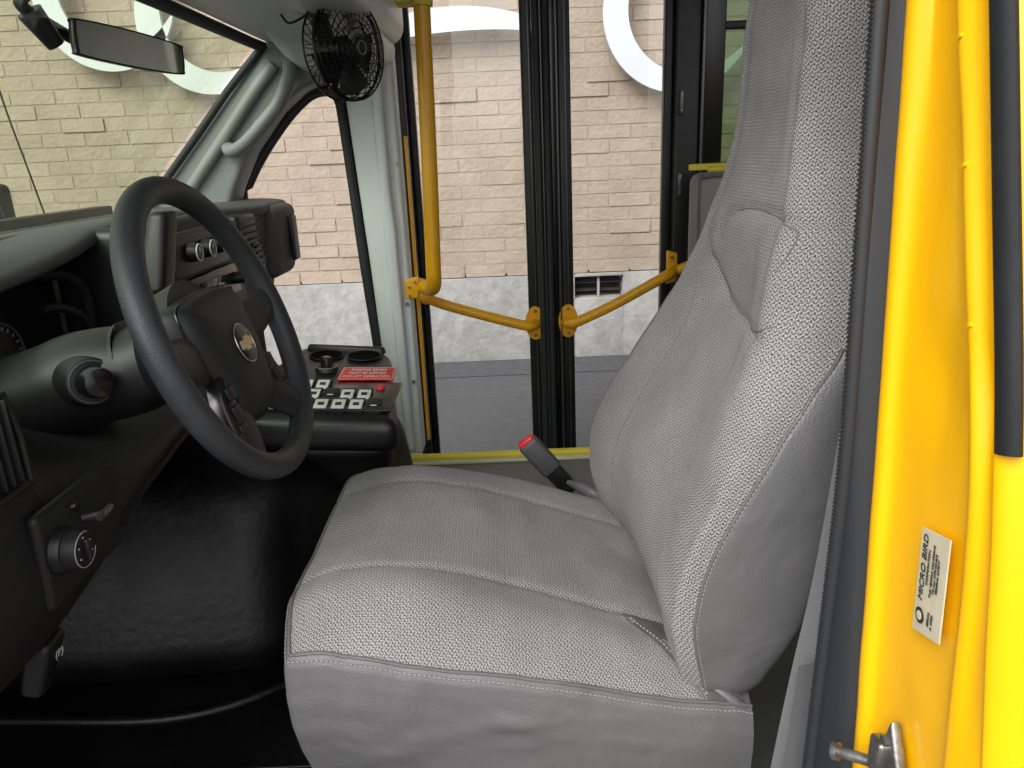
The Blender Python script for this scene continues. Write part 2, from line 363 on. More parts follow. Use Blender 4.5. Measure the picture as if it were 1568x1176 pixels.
tube('grab_handle',cat([(-.535,2.085,.235),(-.53,2.045,.20),(-.555,2.02,.14),(-.60,2.01,.09),(-.655,2.02,.045),(-.70,2.05,.03),(-.72,2.085,.04)]),[.022,.020],PILG,bus,flat=(1,0.8))
mk('windscreen_glass',[(-.625,.45,.30),(-1.03,.45,-.125),(-1.03,2.13,-.125),(-.625,2.13,.30)],[(0,1,2,3)],TINT,bus)
tube('windscreen_top_seal',[(-.612,.45,.284),(-.612,2.05,.284),(-.60,2.10,.28)],0.013,RUB,bus)
tube('windscreen_side_seal',[(-.60,2.085,.278),(-.70,2.08,.178),(-.80,2.08,.068),(-.965,2.08,-.108)],0.010,RUB,bus)
tube('driver_a_pillar',[(-.60,.42,.32),(-1.0,.42,-.12)],0.05,PILG,bus)
qw=[(-.758,2.21,-.11),(-.735,2.21,-.06),(-.682,2.21,.02),(-.60,2.21,.115),(-.53,2.21,.172),(-.475,2.21,.182),(-.447,2.21,.16),(-.437,2.21,.08),(-.418,2.21,-.30),(-.402,2.21,-.60),(-.43,2.21,-.64),(-.74,2.21,-.64),(-.765,2.21,-.60)]
tube('quarter_window_seal',cat(qw,4,True),0.013,RUB,bus,closed=True)
tube('quarter_window_seal_outer',cat([(p[0],2.245,p[2]) for p in qw],4,True),0.016,RUB,bus,closed=True)
mk('quarter_window_glass',[(p[0],2.225,p[2]) for p in qw],[list(range(len(qw)))],CLEAR,bus)
prism('side_panel_low',[(-1.0,-.65),(-.39,-.65),(-.39,-.95),(-1.0,-.95)],2.2,2.27,DASH,bus,bev=0.01)
prism('side_panel_front',[(-1.05,-.12),(-.765,-.12),(-.765,-.65),(-1.05,-.65)],2.2,2.27,DASH,bus,bev=0.01)
prism('door_pillar',[(-.46,.9),(-.287,.9),(-.287,-.9),(-.35,-.9),(-.378,-.66),(-.388,-.60),(-.40,-.30),(-.425,.16),(-.455,.21)],2.2,2.28,WPIL,bus,bev=0.012,seg=3)
prism('pillar_moulding',[(-.352,.9),(-.318,.9),(-.318,-.1),(-.312,-.2),(-.312,-.88),(-.338,-.88),(-.35,-.2)],2.175,2.21,WPIL,bus,bev=0.012,seg=3)
for z in (-.02,-.42,-.66): cyl('pillar_rivet',(-.30,2.2,z),(-.30,2.193,z),0.006,0.005,METAL,bus,seg=12)
box('pillar_yellow_edge',(-.281,2.32,-.42),(.008,.03,.95),YEL,bus,bev=0.002)
box('door_header',(0.12,2.42,0.95),(1.0,0.16,0.2),BLK,bus,bev=0.01)
box('door_rear_post',(.565,2.46,0),(.075,.09,2.3),BLK,bus,bev=0.008)
box('window_post',(.640,2.47,.45),(.085,.06,1.06),BLKG,bus,bev=0.006)
box('post_lighter_edge',(.612,2.43,.2),(.010,.03,1.5),ALU,bus,bev=0.003)
for z in (-.12,.12,-.42):
    box('post_hinge',(.545,2.405,z),(.012,.02,.07),ALU,bus,bev=0.003)
    for d_ in(-.022,.022): cyl('hinge_screw',(.545,2.396,z+d_),(.545,2.392,z+d_),.004,.003,METAL,bus,seg=8)
box('side_window_glass',(1.3,2.48,.42),(1.3,.006,1.0),TINTD,bus,bev=0)
box('side_window_bar',(1.3,2.465,.335),(1.3,.03,.022),BLK,bus,bev=0.003)
box('side_wall_low',(1.9,2.50,-.52),(2.7,.05,.92),mat('side_wall_grey',(.3,.3,.29),.6,var=.05),bus,bev=0.005)
box('window_sill',(1.3,2.44,-.07),(1.45,.06,.02),YTRIM,bus,bev=0.004)
box('rear_side_wall_top',(2.9,2.50,.45),(1.7,.05,1.0),CEIL,bus,bev=0.005)
for x in (0.75,1.75,2.75,3.6):
    box('near_side_post',(x,.52,.1),(.12,.05,1.9),CEIL,bus,bev=0.008)
box('near_side_low',(2.1,.52,-.52),(3.3,.05,.9),CEIL,bus,bev=0.005)
box('near_side_skin',(2.1,.45,-.5),(3.3,.02,1.2),YEL,bus,bev=0.005)
box('firewall',(-1.12,1.3,-.5),(.04,1.75,.8),BLK,bus,bev=0.004)

# ---- near door jamb
LJ={ # z : Y for the vertical lines of the jamb section
 'L0':([(-.56,.607),(-.27,.592),(.096,.612)],.285),
 'L1':([(-.552,.550),(-.25,.571),(.093,.598)],.300),
 'L2':([(-.50,.428),(-.22,.449),(.085,.538)],.298),
 'L3':([(-.404,.398),(-.187,.435),(.077,.505)],.298),
 'L4':([(-.404,.385),(-.187,.424),(.077,.494)],.318)}
def YJ(l,z):
    t=LJ[l][0]
    z_=max(-.95,min(.45,z)); v=[lerp(t,z_+d)[0] for d in(-.06,-.03,0,.03,.06)]; return sum(v)/5
JX=.007
def jprof(z):
    y1,y2,y3,y4=YJ('L1',z),YJ('L2',z),YJ('L3',z),YJ('L4',z)
    dn=0.0022*noise.noise(Vector((3,z*9,0)))+.004*math.exp(-((z+.17)/.03)**2)-.003*math.exp(-((z+.42)/.03)**2)
    pr=[(.335,y1+.012),(.300,y1+.010),(.292,y1+.004),(.292,y1-.006),(.2995,y1-.014),(.3025,(y1*.7+y2*.3)),(.303+dn,(y1*.4+y2*.6)),(.301,y2+.012),(.295,y2+.004),(.2935,y2-.003),(.298+dn,(y2*.55+y3*.45)),(.298,y3+.006),(.2955,y3+.001),(.299,y3-.006),(.307,y4),(.32,y4-.006),(.36,y4-.012),(.45,y4-.02),(.7,y4-.03)]
    return [(a+JX,b) for a,b in pr]
rows=[]
for i in range(86):
    z=-.95+i*.02
    rows.append([Vector((q.x+.0008*noise.noise(Vector((q.y*40,z*14,1))),q.y,z)) for q in cat([(p[0],p[1],0) for p in jprof(z)],4)])
jamb=grid('door_jamb',rows,YEL,bus)
def vline(fx,fy,zs_): return [Vector((fx(z),fy(z),z)) for z in zs_]
zz=[-.95+i*.05 for i in range(35)]
rows=[]
for z in zz:
    y1=YJ('L1',z)+.006; y0=YJ('L0',z)
    rows.append([Vector(p) for p in ((.318,y1+.002,z),(.298,y1-.001,z),(.291,y1+.005,z),(.287,(y1*.6+y0*.4),z),(.284,(y0*.8+y1*.2),z),(.285,y0,z),(.292,y0+.008,z),(.40,y0+.03,z))])
grid('door_seal_flange',rows,RUB,bus)
tube('door_seal_bulb',vline(lambda z:.284,lambda z:YJ('L0',z)*.93+YJ('L1',z)*.07,zz),0.0065,RUB,bus)
V=[];F=[]
for i in range(420):
    z=-.95+i*.0039; y=YJ('L0',z)*.93+YJ('L1',z)*.07; k_=len(V)
    for dx in(-.0068,.003):
        for dy in(-.0035,.0035):
            for dz in(0,.0021): V.append((.284+dx,y+dy,z+dz))
    F+=[tuple(k_+q for q in f) for f in BOXF]
mk('door_seal_ribs',V,F,RUB,bus)
tube('jamb_weather_strip',vline(lambda z:.306,lambda z:YJ('L3',z)-.0070,[-.192+i*.03 for i in range(28)]),0.0105,RUBD,bus,flat=(.6,1),up=(1,0,0))
for z in (-.02,-.12,.06): cyl('jamb_rivet',(.302,YJ('L2',z)-.003,z),(.2985,YJ('L2',z)-.003,z),0.0022,0.0015,YEL,bus,seg=12)
prism('b_pillar_trim',[(.33,-.95),(.41,-.95),(.44,.9),(.37,.9)],.63,.66,mat('pillar_trim_dark',(.07,.07,.075),.6),bus,bev=0.004)

# ------------------------------------------------------------------ label on jamb
st=top('certification_label')
LX=.3035
c4=[Vector((LX-.0005,.502,-.281)),Vector((LX-.004,.462,-.270)),Vector((LX-.004,.458,-.352)),Vector((LX-.0005,.498,-.366))]
V=c4+[v+Vector((.001,0,0)) for v in c4]
mk('label_plate',V,[(0,1,2,3),(4,5,6,7),(0,1,5,4),(1,2,6,5),(2,3,7,6),(3,0,4,7)],LAB,st)
cc=(c4[0]+c4[1]+c4[2]+c4[3])/4
ux=((c4[1]+c4[0])/2-(c4[2]+c4[3])/2).normalized(); uy=((c4[0]+c4[3])/2-(c4[1]+c4[2])/2).normalized()
Mx=frame(cc,ux,uy)
if Mx.to_3x3().col[2].x>0: Mx=frame(cc,ux,-uy)
Mx=Mx@Matrix.Translation((0,0,.0006))
def lt(body,size,dx,dy): text('label_text',body,size,Mx@Matrix.Translation((dx,dy,.0002)),INK,st)
lt('MICRO BIRD',.0096,.009,.0115); lt('CORPORATION',.0040,.012,.0045)
for i,s_ in enumerate(('THIS VEHICLE CONFORMS','TO ALL APPLICABLE','FEDERAL SAFETY')): lt(s_,.0036,.012,-.002-.0042*i)
for i,s_ in enumerate(('SERIAL','A 4402')): lt(s_,.0042,-.026,-.003-.0050*i)
cyl('label_logo',Mx@Vector((-.030,.0095,.0001)),Mx@Vector((-.030,.0095,.0006)),.0062,.0062,INK,st,seg=24)
cyl('label_logo_ring',Mx@Vector((-.030,.0095,.0006)),Mx@Vector((-.030,.0095,.0009)),.0036,.0036,LAB,st,seg=24)
# ------------------------------------------------------------------ striker
sk=top('door_latch_striker')
SX=.006
hexa('striker_plate',[(.300+SX,.530,-.565),(.300+SX,.492,-.565),(.300+SX,.476,-.50),(.300+SX,.500,-.455),(.290+SX,.530,-.565),(.290+SX,.492,-.565),(.290+SX,.476,-.50),(.290+SX,.500,-.455)],METAL,sk,bev=.003)
box('striker_boss',(.288+SX,.505,-.495),(.012,.018,.035),METAL,sk,bev=.004)
cyl('striker_pin',(.295+SX,.510,-.510),(.268+SX,.538,-.520),.005,.005,METAL,sk,bev=.001)
cyl('striker_head',(.270+SX,.536,-.5195),(.266+SX,.540,-.521),.008,.008,METAL,sk,bev=.001)
for z in(-.475,-.54): cyl('striker_screw',(.292+SX,.500,z),(.286+SX,.500,z),.005,.0045,ALU,sk,seg=8)

# ------------------------------------------------------------------ folding door
dr=top('folding_door')
DY=2.45
def post(x0,x1,n,m=BLK,y=DY,d=.05,b=.006): box(n,((x0+x1)/2,y,0),(x1-x0,d,2.4),m,dr,bev=b)
post(-.320,-.285,'left_frame',BLK,2.44,.06); post(-.284,-.262,'left_leaf_stile',BLK,2.46,.04)
post(-.2865,-.2835,'left_frame_gap',ALU,2.432,.05,.001)
post(.066,.100,'leaf_stile_a',BLK); post(.101,.122,'leaf_rubber_a',RUB,2.435,.05,.009); post(.1225,.1265,'leaf_edge_a',ALU,2.43,.05,.001)
post(.127,.150,'leaf_rubber_b',RUB,2.437,.06,.011); post(.151,.168,'leaf_channel',BLKG,2.46,.05,.003); post(.169,.174,'leaf_edge_b',ALU,2.44,.05,.001); post(.175,.214,'leaf_stile_b',BLK)
post(.088,.091,'leaf_line_a',ALU,2.425,.004,.0005); post(.196,.199,'leaf_line_b',ALU,2.425,.004,.0005)
post(.500,.528,'right_leaf_stile',BLK,2.46,.04)
for (x0,x1) in((-.262,.066),(.214,.50)):
    box('leaf_glass',((x0+x1)/2,2.462,-.05),(x1-x0+.01,.005,2.3),CLEAR,dr,bev=0)
    box('leaf_bottom_rail',((x0+x1)/2,2.46,-1.17),(x1-x0,.036,.10),BLK,dr,bev=.004)
    box('leaf_top_rail',((x0+x1)/2,2.46,.88),(x1-x0,.036,.10),BLK,dr,bev=.004)
# ------------------------------------------------------------------ grab rails
gr=top('door_grab_rail')
tube('left_rail',cat([(-.285,2.41,-.425),(-.262,2.385,-.437),(-.20,2.375,-.462),(-.05,2.375,-.510),(.045,2.375,-.538),(.072,2.385,-.543),(.088,2.415,-.543)],6),.0165,YBAR,gr,seg=16)
def flange(p,cx,cz,h=.05,w=.03,y=2.424):
    V=[(cx+w*math.cos(t),cz+h*math.sin(t)) for t in [2*math.pi*i/24 for i in range(24)]]
    prism('rail_flange',V,y-.006,y,YBAR,p,bev=.0015,seg=1)
    for s_ in(-1,1): cyl('flange_screw',(cx,y-.006,cz+s_*h*.72),(cx,y-.011,cz+s_*h*.72),.006,.005,METAL,p,seg=8)
flange(gr,.086,-.543,.056,.034)
gr2=top('door_grab_rail')
tube('right_rail',cat([(.185,2.415,-.540),(.195,2.385,-.540),(.225,2.375,-.532),(.34,2.375,-.482),(.47,2.375,-.415),(.515,2.382,-.392),(.54,2.41,-.38)],6),.0165,YBAR,gr2,seg=16)
flange(gr2,.194,-.540,.056,.032)
hexa('right_rail_bracket',[(.51,2.412,-.43),(.545,2.412,-.42),(.545,2.412,-.33),(.51,2.412,-.32),(.51,2.402,-.43),(.545,2.402,-.42),(.545,2.402,-.33),(.51,2.402,-.32)],YBAR,gr2,bev=.004)
for q in(-.345,-.405): cyl('bracket_screw',(.527,2.402,q),(.527,2.396,q),.005,.004,METAL,gr2,seg=8)
tube('rear_rail',cat([(.545,2.40,-.385),(.60,2.38,-.36),(.70,2.36,-.33),(.9,2.35,-.30)]),.0155,YBAR,gr2,seg=16)
gv=top('entry_grab_pole')
tube('pole',cat([(-.176,2.10,.95),(-.186,2.10,.45),(-.196,2.10,.0),(-.205,2.10,-.28),(-.207,2.105,-.335),(-.214,2.13,-.362),(-.235,2.17,-.368),(-.262,2.22,-.368)],6),.0215,YBAR,gv,seg=20)
tube('pole_clamp_top',[(-.185,2.10,.40),(-.187,2.10,.36)],.027,YTRIM,gv,seg=20)
box('pole_clamp_arm',(-.225,2.14,.385),(.10,.08,.03),YTRIM,gv,bev=.006)
hexa('pole_bracket',[(-.30,2.19,-.40),(-.262,2.19,-.40),(-.258,2.19,-.335),(-.30,2.19,-.345),(-.30,2.178,-.40),(-.262,2.178,-.40),(-.258,2.178,-.335),(-.30,2.178,-.345)],YBAR,gv,bev=.004)
flange(gv,-.268,-.425,.036,.020,2.40)
for q in((-.288,-.365),(-.288,-.39),(-.27,-.352)): cyl('bracket_screw',(q[0],2.18,q[1]),(q[0],2.172,q[1]),.004,.0035,METAL,gv,seg=8)

ps=top('padded_barrier')
box('pad',(.72,2.24,-.35),(.36,.07,.54),mat('beige_grey_vinyl',(.23,.21,.20),.5,var=.05,bump=.3,bscale=30,bdist=.004),ps,bev=.03,seg=5)
tube('pad_piping',cat([(.56,2.20,-.50),(.556,2.20,-.12),(.57,2.20,-.095),(.62,2.20,-.088),(.88,2.20,-.088)],5),.004,SEAMD,ps)
tube('pad_trim',[(.60,2.28,-.074),(.95,2.28,-.070)],.009,YTRIM,ps)
tube('barrier_leg',[(.60,2.24,-.6),(.60,2.24,-.9)],.016,YBAR,ps)

# ------------------------------------------------------------------ driver seat
seat=top('driver_seat')
CY=.96; HW=.255
top_tab=[(-.30,-.530),(-.275,-.507),(-.22,-.490),(-.15,-.488),(-.05,-.505),(.05,-.538),(.15,-.575),(.30,-.63)]
edge_tab=[(-.30,-.530),(-.255,-.522),(-.20,-.530),(-.05,-.555),(.08,-.583),(.20,-.610),(.30,-.632)]
nu,nv=120,100
PT=lambda x,y: x-(.152+(.787-y)*.76)      # >0 : vinyl corner patch
def cush(u,v):
    uu=u*math.sqrt(1-.10*v*v); vv=v*math.sqrt(1-.09*u*u)
    x=.0+uu*.275 ; y=CY+vv*HW
    if u<0: x-=.012*(1-v*v)*(-u)
    av=abs(v); w=av**6
    z=smoothtab(top_tab,x)[0]*(1-w)+smoothtab(edge_tab,x)[0]*w
    z-=.004*max(0,-u)**10
    z+=(.008*math.exp(-((av-.74)/.16)**2) - .006*math.exp(-((av-.0)/.4)**2))*(1-w)
    z-=.0050*math.exp(-((av-.50)/.022)**2)
    z+=.006*noise.noise(Vector((x*8,y*8,0)))+.0025*noise.noise(Vector((x*24,y*12,4)))
    if y<.83:
        t=max(0,min(1,PT(x,y)/.01)); z+=t*(.003+.0035*noise.noise(Vector((x*45,y*30,9))))
    return Vector((x,y,z))
rows=[[cush(-1+2*i/nu,-1+2*j/nv) for j in range(nv+1)] for i in range(nu+1)]
def cmi(i,j):
    p=rows[i][j]; return 1 if (p.y<.83 and PT(p.x,p.y)>0) else 0
cu=grid('cushion_top',rows,[FAB,VIN],seat,mi=cmi)
per=[rows[nu-i][0] for i in range(nu+1)]+[rows[0][j] for j in range(1,nv+1)]+[rows[i][nv] for i in range(1,nu+1)]
offs=[(0,0),(.004,-.004),(.008,-.012),(.011,-.03),(.012,-.055),(.009,-.09),(.002,-.13),(-.008,-.17),(-.022,-.21),(-.03,-.24)]
n=len(per); rows2=[]
nr=[]
for i in range(n):
    t=(per[min(i+1,n-1)]-per[max(i-1,0)]); t.z=0; t.normalize(); nr.append(Vector((t.y,-t.x,0)))
for it in range(6): nr=[(nr[max(i-1,0)]+nr[i]*2+nr[min(i+1,n-1)]).normalized() for i in range(n)]
sgn=1 if nr[5].dot(Vector((0,-1,0)))>0 else -1
def fold(p):
    q=0
    for (fx,fz,dx,dz,a,w) in ((.02,-.605,-.95,-.30,.0030,.010),(.07,-.61,-.97,-.22,.0022,.009),(.08,-.64,.3,-.9,.0022,.011),(-.14,-.58,.35,-.93,.0022,.012),(.16,-.63,.5,-.8,.0022,.011),(-.20,-.56,.25,-.95,.002,.011),(-.07,-.58,.90,-.35,.0022,.009)):
        l=math.hypot(dx,dz); ux_,uz_=dx/l,dz/l; rx,rz=p.x-fx,p.z-fz
        al=rx*ux_+rz*uz_; ac=-rx*uz_+rz*ux_+.012*math.sin(al*16)
        if al>0: q+=a*math.exp(-(ac/w)**2)*min(1,al/.05)*math.exp(-(al/.20)**2)
    return q
for k_,(o_,d_) in enumerate(offs):
    rows2.append([per[i]+nr[i]*sgn*o_+Vector((0,0,d_)) for i in range(n)])
rows2s=[]
for a in range(len(rows2)-1):
    for t in (0,.2,.4,.6,.8): rows2s.append([rows2[a][i].lerp(rows2[a+1][i],t) for i in range(n)])
rows2s.append(rows2[-1])
for a,rw in enumerate(rows2s):
    w=max(0,min(1,(a-10)/8))
    for i in range(n):
        p=rw[i]; q=.0035*noise.noise(Vector((p.x*9,p.y*9,p.z*9)))+.0010*noise.noise(Vector((p.x*26,p.y*26,p.z*26)))+fold(p)
        rw[i]=p+nr[i]*sgn*q*w
grid('cushion_skirt',rows2s,VIN,seat)
tube('cushion_piping',[p+nr[i]*sgn*.0010+Vector((0,0,.0003)) for i,p in enumerate(per)],.0022,VIN,seat,seg=8)
stitches('cushion_stitch',[p+nr[i]*sgn*.0062+Vector((0,0,-.006)) for i,p in enumerate(per)],STIT,seat)
# backrest
zt=[ # z, Xfront, halfwidth, Xback, seamX
 (-.63,.175,.225,.262,.218),(-.60,.157,.238,.280,.208),(-.55,.137,.248,.303,.197),(-.50,.127,.254,.325,.190),(-.44,.130,.257,.338,.200),(-.38,.155,.257,.347,.225),
 (-.32,.190,.254,.353,.260),(-.26,.228,.245,.358,.296),(-.20,.262,.228,.366,.338),(-.14,.284,.204,.376,.358),(-.09,.297,.182,.384,.366),(-.04,.308,.160,.390,.374),(.03,.317,.143,.393,.379),(.10,.322,.133,.391,.377),(.18,.326,.128,.386,.372),(.27,.330,.120,.384,.370),(.33,.335,.105,.384,.372),(.37,.350,.080,.380,.374)]
def ring(z):
    xf,hw,xb,sx=smoothtab(zt,z)
    bol=.028*max(0,min(1,(-.10-z)/.15))+.004
    side=[(xb+.004,-.70),(xb,-.90),(xb*.9+sx*.1,-.985),(xb*.5+sx*.5,-1.015),(sx*.93+xb*.07,-1.0),(sx,-.985)]
    fr=[(xf+(sx-xf)*.55,-.965),(xf+(sx-xf)*.18,-.90),(xf,-.80),(xf+.003,-.70),(xf+bol*.35,-.56),(xf+bol*.8,-.40),(xf+bol,-.2),(xf+bol*1.03,0)]
    pr=side+fr; pr=pr+[(a,-b) for a,b in pr[:-1][::-1]]
    f=max(0,min(1,(-.22-z)/.15)); pr2=[]
    for i,(a,b) in enumerate(pr):
        if b<0 and i>=6:
            nw=min(1,(-b)/.45); tgt=sx-.020
            a=a+(tgt-a)*f*nw*.85 if a<tgt else a
        pr2.append((a,b))
    return cat([(p[0],CY+p[1]*hw,z) for p in pr2],5)
zs=[]; z=-.63
while z<.3701: zs.append(z); z+=.0060
rows=[ring(z) for z in zs]
for r_ in rows:
    for p in r_:
        q=.0045*noise.noise(p*8)+.0018*noise.noise(p*25)
        if p.x<.345:
            # padded panel between the two cross seams
            zl=-.203+.030*max(0,(p.y-.90)/.12)**2; zu=-.080-.014*abs((p.y-.905)/.12)**4
            if .77<p.y<1.06:
                q+=.0045*math.exp(-((p.z-zl)/.006)**2)+.0045*math.exp(-((p.z-zu)/.005)**2)
                if zl<p.z<zu: q-=.005*math.sin(math.pi*(p.z-zl)/(zu-zl))
        p.x+=q
nc=len(rows[0]); js=5*5; jf=5*7+2
def mi(i,j):
    z=zs[i]
    if j>=nc-1-jf and z<-.13: return 1
    if z>-.205: return 0
    return 1 if j<js else 0
bk=grid('backrest',rows,[FAB,VIN],seat,mi=mi)
grid('backrest_top',[rows[-1],[Vector((.366,p.y*.6+CY*.4,.385)) for p in rows[-1]]],FAB,seat)
grid('backrest_rear',[[r_[0],Vector((r_[0].x+.02,CY-.1,r_[0].z)),Vector((r_[0].x+.02,CY+.1,r_[0].z)),r_[-1]] for r_ in rows],VIN,seat)
for jj,nm in ((js,'near'),(nc-1-jf,'far')):
    path=[rows[i][jj] for i in range(len(zs)) if zs[i]<-.198]
    sg=-1 if nm=='near' else 1
    tube('backrest_piping',[p+Vector((0,sg*.001,0)) for p in path],.0022,VIN,seat,seg=8)
    if nm=='near': stitches('backrest_stitch',[rows[i][jj-2]+Vector((0,sg*.001,0)) for i in range(len(zs)) if zs[i]<-.21],STIT,seat)
tb=bvh(bk); tc_=bvh(cu)
def seam_back(yz,m=SEAMD,r=.0012):
    p=on_surface(tb,[(-.2,a.x,a.y) for a in cat([(q[0],q[1],0) for q in yz],10)],(1,0,0),-.0004)
    if len(p)>2: tube('fabric_seam',p,r,m,seat,seg=6)
seam_back([(.765,-.186),(.785,-.196),(.82,-.2025),(.85,-.2035),(.90,-.203),(.96,-.1955),(1.0,-.182),(1.03,-.168)])
seam_back([(.790,-.135),(.790,-.110),(.797,-.094),(.82,-.086),(.86,-.081),(.92,-.079),(.97,-.081),(1.005,-.088),(1.02,-.102),(1.03,-.125)])
seam_back([(1.075,-.60),(1.07,-.4),(1.07,-.25),(1.085,-.175)]); seam_back([(.795,-.56),(.800,-.45),(.805,-.35),(.80,-.26),(.785,-.20)])
def seam_cush(xy,r=.0012):
    p=on_surface(tc_,[(a.x,a.y,0) for a in cat([(q[0],q[1],0) for q in xy],16)],(0,0,-1),-.0004)
    if len(p)>2: tube('fabric_seam',p,r,SEAMD,seat,seg=6)
seam_cush([(-.27,.8325),(0,.8325),(.2,.8325)]); seam_cush([(-.27,1.0875),(0,1.0875),(.2,1.0875)])
ed=on_surface(tc_,[(.152+(.787-y)*.76,y,0) for y in [.815-.0055*i for i in range(20)]],(0,0,-1),.0010)
tube('corner_patch_edge',ed,.0020,VIN,seat,seg=8); stitches('corner_patch_stitch',[p+Vector((.006,.002,.0012)) for p in ed],STIT,seat)
def lump(name,pts,rad,m,fl):
    P=cat(pts,6); n_=len(P); rs=[]
    for i in range(n_):
        t=i/(n_-1)*(len(rad)-1); a=int(min(t,len(rad)-2)); rs.append(rad[a]+(rad[a+1]-rad[a])*(t-a))
    return tube(name,P,rs,m,seat,seg=20,flat=fl,up=(0,0,1))
lump('corner_tuck',[(.172,.785,-.578),(.190,.765,-.586),(.212,.745,-.598),(.235,.730,-.612),(.255,.724,-.624)],[.002,.008,.011,.011,.003],VIN,(.8,1))
lump('corner_tuck_fold',[(.205,.742,-.594),(.222,.728,-.604),(.242,.718,-.616),(.258,.716,-.626)],[.002,.006,.007,.002],VIN,(.7,1))
lump('far_corner_flap',[(.09,1.212,-.560),(.115,1.218,-.575),(.15,1.21,-.595)],[.003,.010,.014],VIN,(1,.7))
box('recliner_trim',(.362,.738,-.21),(.02,.03,.035),BLK,seat,bev=.006)
box('seat_base',(.0,.96,-.82),(.40,.40,.14),BLK,seat,bev=.02)
# belt
sb=top('seat_belt')
pa=cat([(.362,.70,.35),(.350,.685,.0),(.337,.68,-.2),(.318,.675,-.42),(.297,.668,-.56),(.278,.66,-.70),(.262,.655,-.86)],8)
rows=[[p+Vector((-.010,.012,0)),p,p+Vector((.012,-.004,0))] for p in pa]
grid('webbing',rows,BELT,sb)
rows=[[p+Vector((-.016,-.01,0)),p+Vector((0,-.006,0)),p+Vector((.018,-.004,0))] for p in cat([(.300,.662,-.52),(.288,.650,-.62),(.272,.645,-.72),(.255,.64,-.88)],8)]
grid('webbing_lower',rows,BELT,sb)
box('retractor_red',(.318,.69,-.625),(.010,.012,.05),RED,sb,bev=.004)
bl=top('seat_belt_buckle')
ax=Vector((-.62,0,.78)).normalized(); rb=frame((0,0,0),ax.cross(Vector((0,1,0))),(0,1,0)).to_3x3()
V0=Vector((.046,1.285,-.540))
box('buckle_body',V0,(.040,.026,.078),mat('buckle_grey',(.06,.06,.065),.5),bl,bev=.008,rot=rb)
box('buckle_button',V0+ax*.039,(.032,.020,.012),RED,bl,bev=.004,rot=rb)
box('buckle_stalk',V0-ax*.06,(.034,.014,.07),BLK,bl,bev=.005,rot=rb)

# ------------------------------------------------------------------ steering wheel
sw=top('steering_wheel')
T=R(19); C=Vector((-.366,.958,-.206)); Nn=Vector((math.cos(T),0,math.sin(T))); Su=Vector((-math.sin(T),0,math.cos(T))); Yv=Vector((0,1,0))
def W(x,y,z): return C+Yv*x+Su*y+Nn*z
RR=.188
tube('rim',[W(RR*math.cos(a),RR*math.sin(a),0) for a in [2*math.pi*i/96 for i in range(96)]],.0170,LEA,sw,seg=20,closed=True)
HY=-.022; HZ=.010
pad=[(-.084,.064),(-.05,.074),(0,.077),(.05,.074),(.084,.064),(.088,.02),(.074,-.035),(.056,-.078),(.028,-.094),(0,-.097),(-.028,-.094),(-.056,-.078),(-.074,-.035),(-.088,.02)]
pp=cat([(a,b,0) for a,b in pad],5,True)
PADM=mat('hub_pad_vinyl',(0.017,0.018,0.020),0.5,bump=0.4,bscale=700,bdist=0.0007,spec=.4)
rows=[]
for s_,z_ in ((1.06,-.062),(1.06,-.035),(1.02,-.020),(.95,-.011),(.82,-.005),(.6,-.001),(.35,.001),(.02,.002)):
    rows.append([W(p.x*s_,p.y*s_+HY,z_+HZ) for p in pp])
grid('hub_pad',rows,PADM,sw,closeu=True,uvs=False)
tube('pad_gap',[W(p.x*1.03,p.y*1.03+HY,HZ-.022) for p in pp],.0018,BLKG,sw,closed=True,seg=6)
tube('hub_rear',[W(0,-.005,-.03),W(0,-.005,-.07),W(0,0,-.10)],[.085,.08,.06],BLK,sw,seg=32)
def spoke(name,a,r0,w0,w1,z0_,m=LEA):
    d=Vector((math.cos(R(a)),math.sin(R(a)))); P=[]
    for t in (0,.25,.5,.75,1):
        r_=r0+(RR-.004-r0)*t; P.append(W(d.x*r_,d.y*r_+HY*(1-t),z0_*(1-t)**1.3))
    tube(name,cat(P,4),[w0+(w1-w0)*i/16 for i in range(17)],m,sw,seg=16,flat=(.38,1),up=Nn)
spoke('spoke_upper_near',178,.06,.034,.022,-.026); spoke('spoke_upper_far',2,.06,.034,.022,-.026)
spoke('spoke_lower_near',236,.055,.034,.026,-.026,PADM); spoke('spoke_lower_far',304,.055,.034,.026,-.026,PADM)
for s_ in(-1,1):
    pod=[(.064,-.040),(.088,-.050),(.106,-.080),(.110,-.115),(.098,-.136),(.076,-.122),(.064,-.085)]
    pc=cat([(a*s_,b,0) for a,b in pod],4,True); cx=sum(p.x for p in pc)/len(pc); cy=sum(p.y for p in pc)/len(pc)
    rows=[[W(cx+(p.x-cx)*q,cy+(p.y-cy)*q,h) for p in pc] for q,h in((1.05,-.02),(1,-.006),(.9,-.002),(.5,-.001),(.02,-.001))]
    grid('button_pod',rows,BLKG,sw,closeu=True,uvs=False)
    for i,(bx,by) in enumerate(((.080,-.066),(.087,-.090),(.092,-.113))):
        q=W(bx*s_,by,.000); box('button',q,(.005,.022,.018),BLK,sw,bev=.002,rot=Matrix((Nn,Yv,Su)).transposed())
        if i==1: text('button_mark','o',.006,frame(W(bx*s_,by,.0030),Yv,Su),DASHT,sw)
EYc=HY-.002
cyl('emblem_disc',W(0,EYc,HZ),W(0,EYc,HZ+.0035),.026,.026,BLKG,sw,bev=.001)
tube('emblem_ring',[W(.0265*math.cos(a),EYc+.0265*math.sin(a),HZ+.003) for a in [2*math.pi*i/40 for i in range(40)]],.0009,SILV,sw,closed=True,seg=8)
